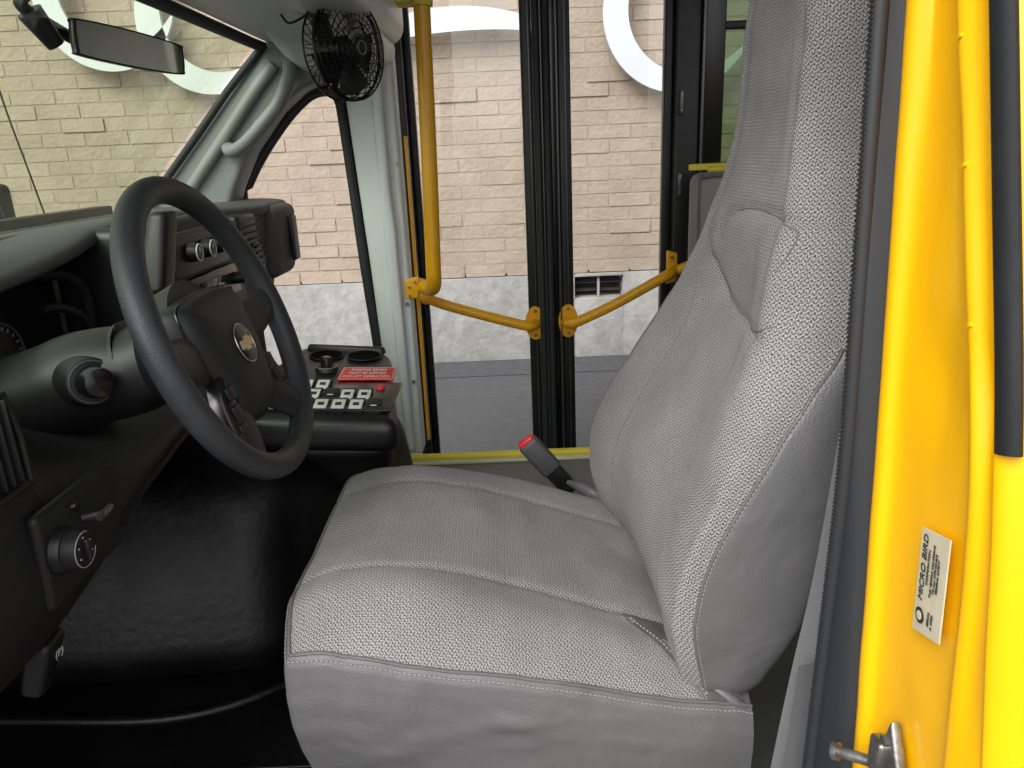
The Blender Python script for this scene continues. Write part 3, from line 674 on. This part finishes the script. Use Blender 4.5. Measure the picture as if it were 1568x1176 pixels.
bt=[(-.019,-.006),(-.008,-.006),(-.0095,-.0095),(.006,-.0095),(.0045,-.0055),(.017,-.0055),(.019,.005),(.008,.005),(.0095,.0085),(-.006,.0085),(-.0045,.005),(-.017,.005)]
V=[W(a,b+EYc,HZ+.0037) for a,b in bt]+[W(a,b+EYc,HZ+.0062) for a,b in bt]; n_=len(bt)
mk('emblem_mark',V,[list(range(n_))[::-1],list(range(n_,2*n_))]+[(i,(i+1)%n_,n_+(i+1)%n_,n_+i) for i in range(n_)],GOLD,sw)
tube('column_shroud',cat([W(0,0,-.09),W(0,-.005,-.13),(-.55,.955,-.262),(-.60,.955,-.28),(-.70,.955,-.31)],4),[.056,.058,.060,.062,.064,.066,.068,.069,.070,.071,.072,.072,.072,.072,.072,.072,.072],BLK,sw,seg=28,flat=(.9,1.0))
tube('column_joint',[W(0,0,-.125),W(0,0,-.130)],.0605,BLKG,sw,seg=28)
tube('shift_lever_arm',cat([(-.52,1.02,-.225),(-.525,1.09,-.20),(-.525,1.14,-.175)]),.014,BLK,sw)
hexa('shift_lever_paddle',[(-.548,1.10,-.185),(-.508,1.10,-.18),(-.508,1.150,-.18),(-.548,1.150,-.185),(-.525,1.130,-.064),(-.495,1.130,-.064),(-.495,1.178,-.064),(-.525,1.178,-.064)],BLK,sw,bev=.010,seg=4)

# ------------------------------------------------------------------ dashboard
db=top('dashboard')
prof=[(-1.02,-.118),(-.93,-.108),(-.82,-.100),(-.755,-.098),(-.728,-.104),(-.718,-.116),(-.722,-.130),(-.75,-.138),(-.80,-.14)]
rows=[]
for i in range(60):
    y=.42+i*(2.19-.42)/59; rw=[]
    for k_,(x,z) in enumerate(prof):
        t=k_/(len(prof)-1); w=max(0,min(1,(k_-1)/3))
        dz=-.035*w*max(0,min(1,(1.32-y)/.3)); dx=w*(.10*max(0,min(1,(y-1.72)/.22)) +.02*math.exp(-((y-1.2)/.15)**2))
        dz+=.012*w*math.exp(-((y-1.55)/.22)**2)
        rw.append(Vector((x+dx,y,z+dz)))
    rows.append(cat(rw,4))
grid('dash_top',rows,DASHT,db,uvs=False)
for i in range(18): box('defrost_slot',(-.93,1.0+i*.05,-.1075),(.03,.035,.004),BLK,db,bev=.001)
box('cluster_back',(-.82,.98,-.24),(.03,.72,.28),BLK,db,bev=.01)
box('cluster_side',(-.72,1.35,-.23),(.16,.05,.26),BLK,db,bev=.02)
box('cluster_floor',(-.75,.98,-.36),(.16,.72,.03),BLK,db,bev=.01)
tube('cluster_bezel',cat([(-.76,1.30,-.35),(-.74,1.31,-.27),(-.735,1.30,-.20),(-.74,1.25,-.165),(-.76,1.15,-.158),(-.77,.9,-.17),(-.77,.7,-.19)],6),.010,DASH,db)
tube('cluster_bezel_inner',cat([(-.735,1.27,-.37),(-.72,1.275,-.30),(-.72,1.26,-.245),(-.73,1.22,-.215),(-.74,1.18,-.21)],6),.008,BLK,db)
GM=mat('gauge_marks',(.32,.32,.32),.5)
for (gy,gz,gr_) in((1.13,-.275,.055),(1.005,-.28,.05)):
    cyl('gauge',(-.80,gy,gz),(-.785,gy,gz),gr_,gr_,BLKG,db)
    tube('gauge_ring',[(-.784,gy+gr_*math.cos(a),gz+gr_*math.sin(a)) for a in [2*math.pi*i/40 for i in range(40)]],.0018,DASHT,db,closed=True,seg=6)
    for i in range(17):
        a=R(-45+270*i/16); box('gauge_tick',(-.784,gy+gr_*.84*math.cos(a),gz+gr_*.84*math.sin(a)),(.0015,.0012,.006),GM,db,bev=0,rot=Matrix.Rotation(a-math.pi/2,3,'X'))
    tube('gauge_needle',[(-.782,gy,gz),(-.782,gy+gr_*.7*math.cos(.3),gz-gr_*.7*math.sin(.3))],.0016,RED,db,seg=6)
st_=[(.45,[(-.56,-.15),(-.515,-.165),(-.50,-.25),(-.49,-.33),(-.487,-.40),(-.50,-.47),(-.55,-.515),(-.66,-.52)]),
 (.70,[(-.56,-.15),(-.52,-.165),(-.503,-.25),(-.492,-.33),(-.486,-.40),(-.50,-.46),(-.545,-.508),(-.66,-.515)]),
 (.745,[(-.62,-.17),(-.56,-.19),(-.535,-.26),(-.51,-.33),(-.486,-.395),(-.498,-.45),(-.54,-.50),(-.66,-.51)]),
 (.80,[(-.70,-.21),(-.60,-.235),(-.56,-.28),(-.515,-.335),(-.484,-.385),(-.49,-.43),(-.52,-.46),(-.66,-.47)]),
 (.87,[(-.72,-.28),(-.64,-.29),(-.58,-.315),(-.52,-.345),(-.482,-.372),(-.484,-.40),(-.505,-.42),(-.66,-.43)]),
 (1.0,[(-.74,-.31),(-.66,-.31),(-.60,-.325),(-.53,-.34),(-.487,-.358),(-.484,-.38),(-.50,-.395),(-.66,-.41)]),
 (1.2,[(-.74,-.31),(-.68,-.31),(-.62,-.32),(-.56,-.335),(-.51,-.352),(-.50,-.37),(-.515,-.385),(-.66,-.40)]),
 (1.36,[(-.74,-.32),(-.70,-.32),(-.66,-.325),(-.62,-.34),(-.585,-.36),(-.58,-.38),(-.60,-.40),(-.7,-.41)])]
tab=[tuple([y]+[c for p in pr for c in p]) for y,pr in st_]
rows=[]
for i in range(70):
    y=.45+i*.91/69; v=smoothtab(tab,y); rows.append(cat([(v[2*k_],y,v[2*k_+1]) for k_ in range(8)],4))
grid('lower_dash',rows,DASH,db,uvs=False)
for i in range(7): box('vent_slat',(-.492,.612+i*.0125,-.250),(.012,.004,.085),BLK,db,bev=.001,rot=Matrix.Rotation(.35,3,'Z'))
box('vent_recess',(-.503,.648,-.25),(.012,.10,.095),BLKG,db,bev=.003)
tube('vent_frame',cat([(-.494,.598,-.205),(-.494,.698,-.205),(-.490,.702,-.25),(-.487,.698,-.298),(-.487,.598,-.298)],1),.004,DASH,db)
box('button_panel',(-.517,.668,-.185),(.02,.07,.05),BLKG,db,bev=.004,rot=Matrix.Rotation(-.25,3,'Y'))
for i in range(2): text('panel_mark','=v'[i],.010,frame((-.5035,.688,-.176-.016*i),(0,1,0),(-.25,0,1)),GM,db)
# headlamp switch
box('switch_plate',(-.4865,.752,-.383),(.014,.150,.108),DASH,db,bev=.0068,rot=Matrix.Rotation(.04,3,'Y'),seg=5)
kc=Vector((-.478,.706,-.380))
cyl('switch_bezel',kc,kc+Vector((.010,0,0)),.0255,.024,BLK,db,bev=.002)
cyl('switch_knob',kc+Vector((.008,0,0)),kc+Vector((.024,0,.0)),.0215,.020,DASH,db,bev=.003)
tube('switch_ring',[kc+Vector((.0242,.0188*math.cos(a),.0188*math.sin(a))) for a in [math.pi*.35+2*math.pi*.8*i/40 for i in range(40)]],.0006,GM,db,seg=6)
box('switch_grip',kc+Vector((.026,0,0)),(.008,.006,.024),BLK,db,bev=.002)
for i,q in enumerate(((-.0105,.006),(.0105,.006),(0,.0135),(.011,-.006),(-.011,-.006))): text('switch_mark','o',.0048,frame(kc+Vector((.0243,q[0],q[1])),(0,1,0),(0,0,1)),SWW,db)
cyl('dimmer_stalk',(-.478,.752,-.366),(-.452,.756,-.363),.004,.0035,ALU,db)
cyl('dimmer_tip',(-.456,.745,-.3635),(-.456,.771,-.3625),.0040,.0040,METAL,db,bev=.001)
box('dimmer_plate',(-.4795,.738,-.347),(.004,.028,.018),BLKG,db,bev=.001)
text('dimmer_mark','=o',.007,frame((-.4768,.738,-.345),(0,1,0),(0,0,1)),GM,db)
# brake release handle
hexa('brake_release',[(-.560,.695,-.555),(-.535,.695,-.56),(-.535,.72,-.56),(-.560,.72,-.555),(-.545,.70,-.49),(-.515,.70,-.495),(-.515,.742,-.495),(-.545,.742,-.49)],BLK,db,bev=.008)
text('brake_mark','(P)',.014,frame((-.5195,.722,-.516),(0,1,0),(.2,0,1)),SWW,db)
# ignition barrel
ic=Vector((-.520,.892,-.250)); ia=Vector((.72,-.68,.12)).normalized()
cyl('ignition_bezel',ic-ia*.03,ic+ia*.010,.034,.030,BLK,db,bev=.004)
oa=ia.orthogonal().normalized(); ob=ia.cross(oa)
tube('ignition_ring',[ic+ia*.010+(oa*math.cos(a)+ob*math.sin(a))*.026 for a in [2*math.pi*i/40 for i in range(40)]],.0012,DASHT,db,closed=True,seg=6)
cyl('ignition_knob',ic,ic+ia*.040,.021,.0185,BLKG,db,bev=.005)
# centre stack
MS=Matrix.Rotation(R(-6),3,'Y')
box('stack_body',(-.70,1.57,-.285),(.16,.43,.36),DASH,db,bev=.02,rot=MS)
box('hvac_panel',(-.625,1.555,-.165),(.02,.33,.085),BLK,db,bev=.006,rot=MS)
for i,y in enumerate((1.475,1.545,1.615)):
    kc=Vector((-.613,y,-.163)); cyl('hvac_knob',kc,kc+Vector((.018,0,.001)),.019,.017,BLK,db,bev=.002)
    tube('hvac_ring',[kc+Vector((.0185,.0160*math.cos(a),.0160*math.sin(a))) for a in [2*math.pi*k_/32 for k_ in range(32)]],.0015,SWW,db,closed=True,seg=6)
    box('hvac_pointer',kc+Vector((.0195,0,.006)),(.002,.002,.010),SWW,db,bev=0)
box('radio',(-.617,1.555,-.245),(.02,.30,.065),BLKG,db,bev=.004,rot=MS)
for y in(1.43,1.68): cyl('radio_knob',(-.61,y,-.245),(-.585,y,-.244),.014,.013,BLK,db,bev=.002)
for i in range(6): box('radio_key',(-.606,1.48+i*.03,-.262),(.006,.024,.012),DASHT,db,bev=.002)
box('radio_display',(-.606,1.55,-.235),(.004,.12,.02),mat('display',(.02,.03,.035),.1),db,bev=.001)
box('stack_switch_row',(-.613,1.56,-.31),(.02,.28,.03),BLK,db,bev=.004)
for i in range(5): box('rocker',(-.601,1.46+i*.048,-.31),(.008,.036,.02),BLKG,db,bev=.003)
# passenger side
hexa('passenger_dash',[(-.80,1.80,-.47),(-.69,1.80,-.47),(-.70,2.17,-.44),(-.80,2.17,-.44),(-.80,1.80,-.125),(-.645,1.80,-.125),(-.605,2.17,-.125),(-.80,2.17,-.125)],DASHT,db,bev=.030,seg=5)
hexa('passenger_dash_end',[(-.68,2.02,-.31),(-.61,2.02,-.30),(-.605,2.18,-.30),(-.68,2.18,-.31),(-.68,2.02,-.108),(-.60,2.02,-.110),(-.585,2.18,-.112),(-.68,2.18,-.108)],DASHT,db,bev=.024,seg=4)
box('end_vent',(-.590,2.13,-.205),(.012,.05,.12),BLK,db,bev=.004)
box('stack_vent',(-.640,1.835,-.155),(.05,.13,.075),BLK,db,bev=.01)
for i in range(4): box('stack_vent_slat',(-.612,1.835,-.130-.016*i),(.012,.115,.003),DASH,db,bev=.001)
cyl('round_vent',(-.66,1.905,-.232),(-.620,1.905,-.228),.047,.044,BLK,db,bev=.004)
for i in range(5): box('round_vent_slat',(-.618,1.905,-.260+.015*i),(.008,.075-.012*abs(i-2),.004),DASH,db,bev=.001)

# ------------------------------------------------------------------ engine cover + console
ec=top('engine_cover')
hexa('cover_shell',[(-1.10,1.07,-.90),(-.40,1.12,-.90),(-.22,1.85,-.90),(-1.10,1.95,-.90),(-1.10,1.20,-.40),(-.42,1.25,-.53),(-.25,1.78,-.56),(-1.10,1.85,-.40)],MATM,ec,bev=.10,seg=8)
tube('cover_base_lip',cat([(-1.08,1.06,-.885),(-.87,1.055,-.885),(-.60,1.045,-.885),(-.45,1.10,-.885),(-.36,1.20,-.885),(-.30,1.4,-.885)],8),.010,MATM,ec)
box('under_column_cover',(-.86,.95,-.48),(.3,.9,.2),BLK,ec,bev=.05)
co=top('switch_console')
hexa('console_body',[(-.60,1.42,-.66),(-.26,1.42,-.66),(-.31,1.76,-.66),(-.60,1.78,-.66),(-.60,1.36,-.52),(-.232,1.36,-.54),(-.300,1.78,-.52),(-.60,1.80,-.51)],BLK,co,bev=.035,seg=5)
topp=[(-.60,1.33,-.452),(-.218,1.33,-.474),(-.296,1.80,-.462),(-.52,1.82,-.440)]
hexa('console_top',[(p[0],p[1],p[2]-.072) for p in topp]+topp,BLK,co,bev=.026,seg=6)
o0=Vector(topp[0]); ex=(Vector(topp[1])-o0); ey=(Vector(topp[3])-o0); nz=ex.cross(ey).normalized()
def CP(x,y,h=0):
    z=o0.z-(nz.x*(x-o0.x)+nz.y*(y-o0.y))/nz.z
    return Vector((x,y,z))+nz*h
Xc=Vector((1,0,-(nz.x/nz.z))).normalized()
Mc=frame((0,0,0),Xc,(0,1,0)).to_3x3()
box('switch_panel',CP(-.365,1.455,.0015),(.26,.18,.006),BLKG,co,bev=.002,rot=Mc)
rk=Mc@Matrix.Rotation(.25,3,'X')
for r_ in range(3):
    for c_ in range(7):
        x=-.475+c_*.034+r_*.006; y=1.39+r_*.058
        if (r_==2 and c_ in(3,4,5,6)) or (r_==1 and c_==6): continue
        wv=(r_*3+c_)%4!=2
        box('rocker_body',CP(x,y,.005),(.030,.050,.008),BLK,co,bev=.002,rot=rk)
        if wv: box('rocker_label',CP(x,y-.004,.0095),(.025,.034,.003),SWW,co,bev=.001,rot=rk); box('rocker_mark',CP(x,y-.004,.0115),(.012,.010,.0008),INK,co,bev=0,rot=rk)
        else: box('rocker_mark',CP(x,y-.006,.0095),(.012,.003,.0008),SWW,co,bev=0,rot=rk)
cyl('red_indicator',CP(-.275,1.50,.002),CP(-.275,1.50,.010),.011,.009,RED,co,bev=.002)
cyl('dial_base',CP(-.415,1.63,.0),CP(-.415,1.63,.008),.026,.024,BLK,co,bev=.002)
cyl('dial_knob',CP(-.415,1.63,.008),CP(-.415,1.63,.030),.014,.012,BLKG,co,bev=.003)
tube('dial_ring',[CP(-.415+.022*math.cos(a),1.63+.022*math.sin(a),.0085) for a in [2*math.pi*i/30 for i in range(30)]],.0008,GM,co,closed=True,seg=5)
ML=Mc@Matrix.Rotation(.05,3,'Z')
box('warning_label',CP(-.318,1.60,.0015),(.120,.095,.003),REDL,co,bev=.0005,rot=ML)
for s_ in(-1,1): box('label_border',CP(-.318,1.60,.0033)+ML@Vector((0,s_*.044,0)),(.116,.0012,.0004),SWW,co,bev=0,rot=ML); box('label_border',CP(-.318,1.60,.0033)+ML@Vector((s_*.057,0,0)),(.0012,.088,.0004),SWW,co,bev=0,rot=ML)
for i,s_ in enumerate(('PARKING BRAKE','MUST BE APPLIED','FOR LIFT OPERATION')):
    Ml=(ML@Matrix.Diagonal((.62,1.25,1))).to_4x4(); Ml.translation=CP(-.318,1.60,.0034)+ML@Vector((0,.026-.026*i,0))
    text('warning_text',s_,.0170,Ml,SWW,co)
WD=mat('painted_well_shade',(.002,.002,.002),.9,spec=.05)  # black painted on flat discs as the shade inside cup recesses; no hole is cut
for (x,y) in((-.44,1.740),(-.35,1.740)):
    cyl('cup_holder_shade_disc',CP(x,y,-.002),CP(x,y,.0012),.038,.038,WD,co)
    tube('cup_holder_rim',[CP(x+.039*math.cos(a),y+.039*math.sin(a),.0005) for a in [2*math.pi*k_/40 for k_ in range(40)]],.0016,DASH,co,closed=True,seg=8)
hexa('console_rear_lip',[CP(-.50,1.785,-.01),CP(-.31,1.775,-.01),CP(-.305,1.80,-.01),CP(-.50,1.81,-.01),CP(-.495,1.79,.010),CP(-.315,1.78,.008),CP(-.31,1.795,.008),CP(-.495,1.805,.010)],BLK,co,bev=.004)

# ------------------------------------------------------------------ mirror
rm=top('rearview_mirror')
P1=Vector((-.667,1.30,.200)); P2=Vector((-.580,1.50,.182)); xa=(P2-P1).normalized(); L_=(P2-P1).length
Mm=frame((P1+P2)/2,xa,(0,0,1)); 
if Mm.to_3x3().col[2].x<0: Mm=frame((P1+P2)/2,-xa,(0,0,1))
out=cat([(-.5*L_,.020,0),(-.46*L_,.028,0),(0,.031,0),(.46*L_,.027,0),(.5*L_,.018,0),(.5*L_,-.015,0),(.45*L_,-.024,0),(0,-.028,0),(-.45*L_,-.026,0),(-.5*L_,-.018,0)],5,True)
rows=[[Mm@Vector((p.x*s_,p.y*s_,h)) for p in out] for s_,h in((.3,-.030),(.8,-.026),(.97,-.012),(1.02,0),(1.0,.004),(.955,.004),(.95,.002))]
grid('mirror_housing',rows,BLK,rm,closeu=True,uvs=False)
gl=[Mm@Vector((p.x*.955,p.y*.93,.0022)) for p in out]; mk('mirror_face',gl,[list(range(len(gl)))],MIRR,rm)
tube('mirror_arm',cat([P1+Vector((-.03,.09,.0)),P1+Vector((-.05,.02,.025)),P1+Vector((-.055,-.03,.045)),P1+Vector((-.04,-.01,.07))]),.010,BLK,rm)
tube('mirror_mount',[P1+Vector((-.035,.01,-.01)),P1+Vector((-.05,-.02,.035))],[.014,.02],BLK,rm)
# ------------------------------------------------------------------ fan
fn=top('dashboard_fan')
FC=Vector((-.320,1.75,.223)); fa=Vector((.86,-.50,-.02)).normalized(); fu=Vector((0,0,1)); fu=(fu-fa*fu.dot(fa)).normalized(); fr_=fu.cross(fa)
def FP(r_,a,h): return FC+fr_*(r_*math.cos(a))+fu*(r_*math.sin(a))+fa*h
FR=.103
def circ(r_,h,w,nm='guard_ring'): tube(nm,[FP(r_,2*math.pi*i/64,h) for i in range(64)],w,BLKG,fn,closed=True,seg=6)
circ(FR,0,.0035); circ(FR,.012,.0022); circ(FR,-.03,.0022)
for k_ in range(1,8): rr=FR*k_/8; circ(rr,.012+.022*(1-(rr/FR)**2),.0011)
for i in range(32):
    a=2*math.pi*i/32
    tube('guard_spoke',[FP(FR*q,a+.5*(1-q),.012+.022*(1-q*q)) for q in(.18,.4,.6,.8,1)]+[FP(FR,a,0)],.0011,BLKG,fn,seg=5)
    tube('guard_back',[FP(FR,a,0),FP(FR,a,-.03),FP(FR*.8,a,-.05),FP(FR*.35,a,-.062)],.0011,BLKG,fn,seg=5)
cyl('guard_badge',FP(0,0,.032),FP(0,0,.038),.020,.018,BLK,fn,bev=.002)
tube('badge_ring',[FP(.013,2*math.pi*i/30,.0385) for i in range(30)],.0008,GM,fn,closed=True,seg=5)
for i in range(5):
    a0=2*math.pi*i/5; V=[]
    for q in (.15,.4,.7,.92):
        for s_ in(-1,0,1):
            V.append(FP(FR*q,a0+s_*(.46 if q>.2 else .25),-.012+s_*.010))
    mk('fan_blade',V,[(r*3+c,r*3+c+1,(r+1)*3+c+1,(r+1)*3+c) for r in range(3) for c in range(2)],BLKG,fn,smooth='all')
tube('fan_motor',[FP(0,0,-.005),FP(0,0,-.05),FP(0,0,-.075),FP(0,0,-.085)],[.026,.030,.027,.015],BLK,fn,seg=28)
tube('fan_stem',cat([FP(0,0,-.06),FC+Vector((-.07,.03,.05)),FC+Vector((-.07,.02,.10)),FC+Vector((-.06,0,.16))]),.009,BLK,fn)
cyl('fan_base',FC+Vector((-.06,0,.085)),FC+Vector((-.06,0,.060)),.035,.028,BLK,fn,bev=.004)
tube('fan_wire',cat([FC+Vector((-.07,.0,.075)),FC+Vector((-.11,-.03,.05)),FC+Vector((-.13,-.03,.07)),FC+Vector((-.16,0,.078))]),.0025,BLK,fn,seg=6)

# ------------------------------------------------------------------ exterior mirror seen through windscreen
em=top('exterior_side_mirror')
box('mirror_head',(-1.47,2.22,-.16),(.05,.16,.26),BLK,em,bev=.02)
tube('mirror_frame',cat([(-1.43,2.15,.02),(-1.40,2.15,-.06),(-1.385,2.15,-.17),(-1.39,2.15,-.30)]),.006,BLK,em)
tube('mirror_stay',cat([(-1.62,2.6,.45),(-1.60,2.6,.22),(-1.57,2.6,.02),(-1.54,2.6,-.18),(-1.5,2.6,-.45)]),.003,BLK,em)

# ------------------------------------------------------------------ light, sky, camera
w=bpy.data.worlds.new('World'); S.world=w; w.use_nodes=True; nt=w.node_tree; bg=nt.nodes['Background']
sky=nt.nodes.new('ShaderNodeTexSky'); sky.sky_type='NISHITA'; sky.sun_disc=False; sky.sun_elevation=R(45); sky.sun_rotation=R(210); sky.air_density=1.0; sky.dust_density=3.0; sky.ozone_density=1.0
hs=nt.nodes.new('ShaderNodeHueSaturation'); hs.inputs['Saturation'].default_value=0.22; hs.inputs['Value'].default_value=2.15
nt.links.new(sky.outputs[0],hs.inputs['Color']); nt.links.new(hs.outputs[0],bg.inputs[0]); bg.inputs[1].default_value=0.15
sl=bpy.data.lights.new('sun','SUN'); sl.energy=1.5; sl.angle=R(30); sl.color=(1,.97,.93)
so=bpy.data.objects.new('sun',sl); S.collection.objects.link(so)
d=Vector((.42,.70,-.80)).normalized(); so.rotation_euler=d.to_track_quat('-Z','Y').to_euler()
cam=bpy.data.cameras.new('camera'); cam.sensor_width=36; cam.lens=1150/1568*36; cam.clip_start=.02; cam.clip_end=600
cob=bpy.data.objects.new('camera',cam); S.collection.objects.link(cob)
p=R(17.2); r=R(2.4)
Fv=Vector((0,math.cos(p),-math.sin(p))); R0=Vector((1,0,0)); U0=Vector((0,math.sin(p),math.cos(p)))
Rv=R0*math.cos(r)-U0*math.sin(r); Uv=R0*math.sin(r)+U0*math.cos(r)
M=Matrix((Rv,Uv,-Fv)).transposed().to_4x4(); M.translation=Vector((0,0,EYE)); cob.matrix_world=M
S.camera=cob
S.view_settings.view_transform='Standard'; S.view_settings.look='None'; S.view_settings.exposure=0
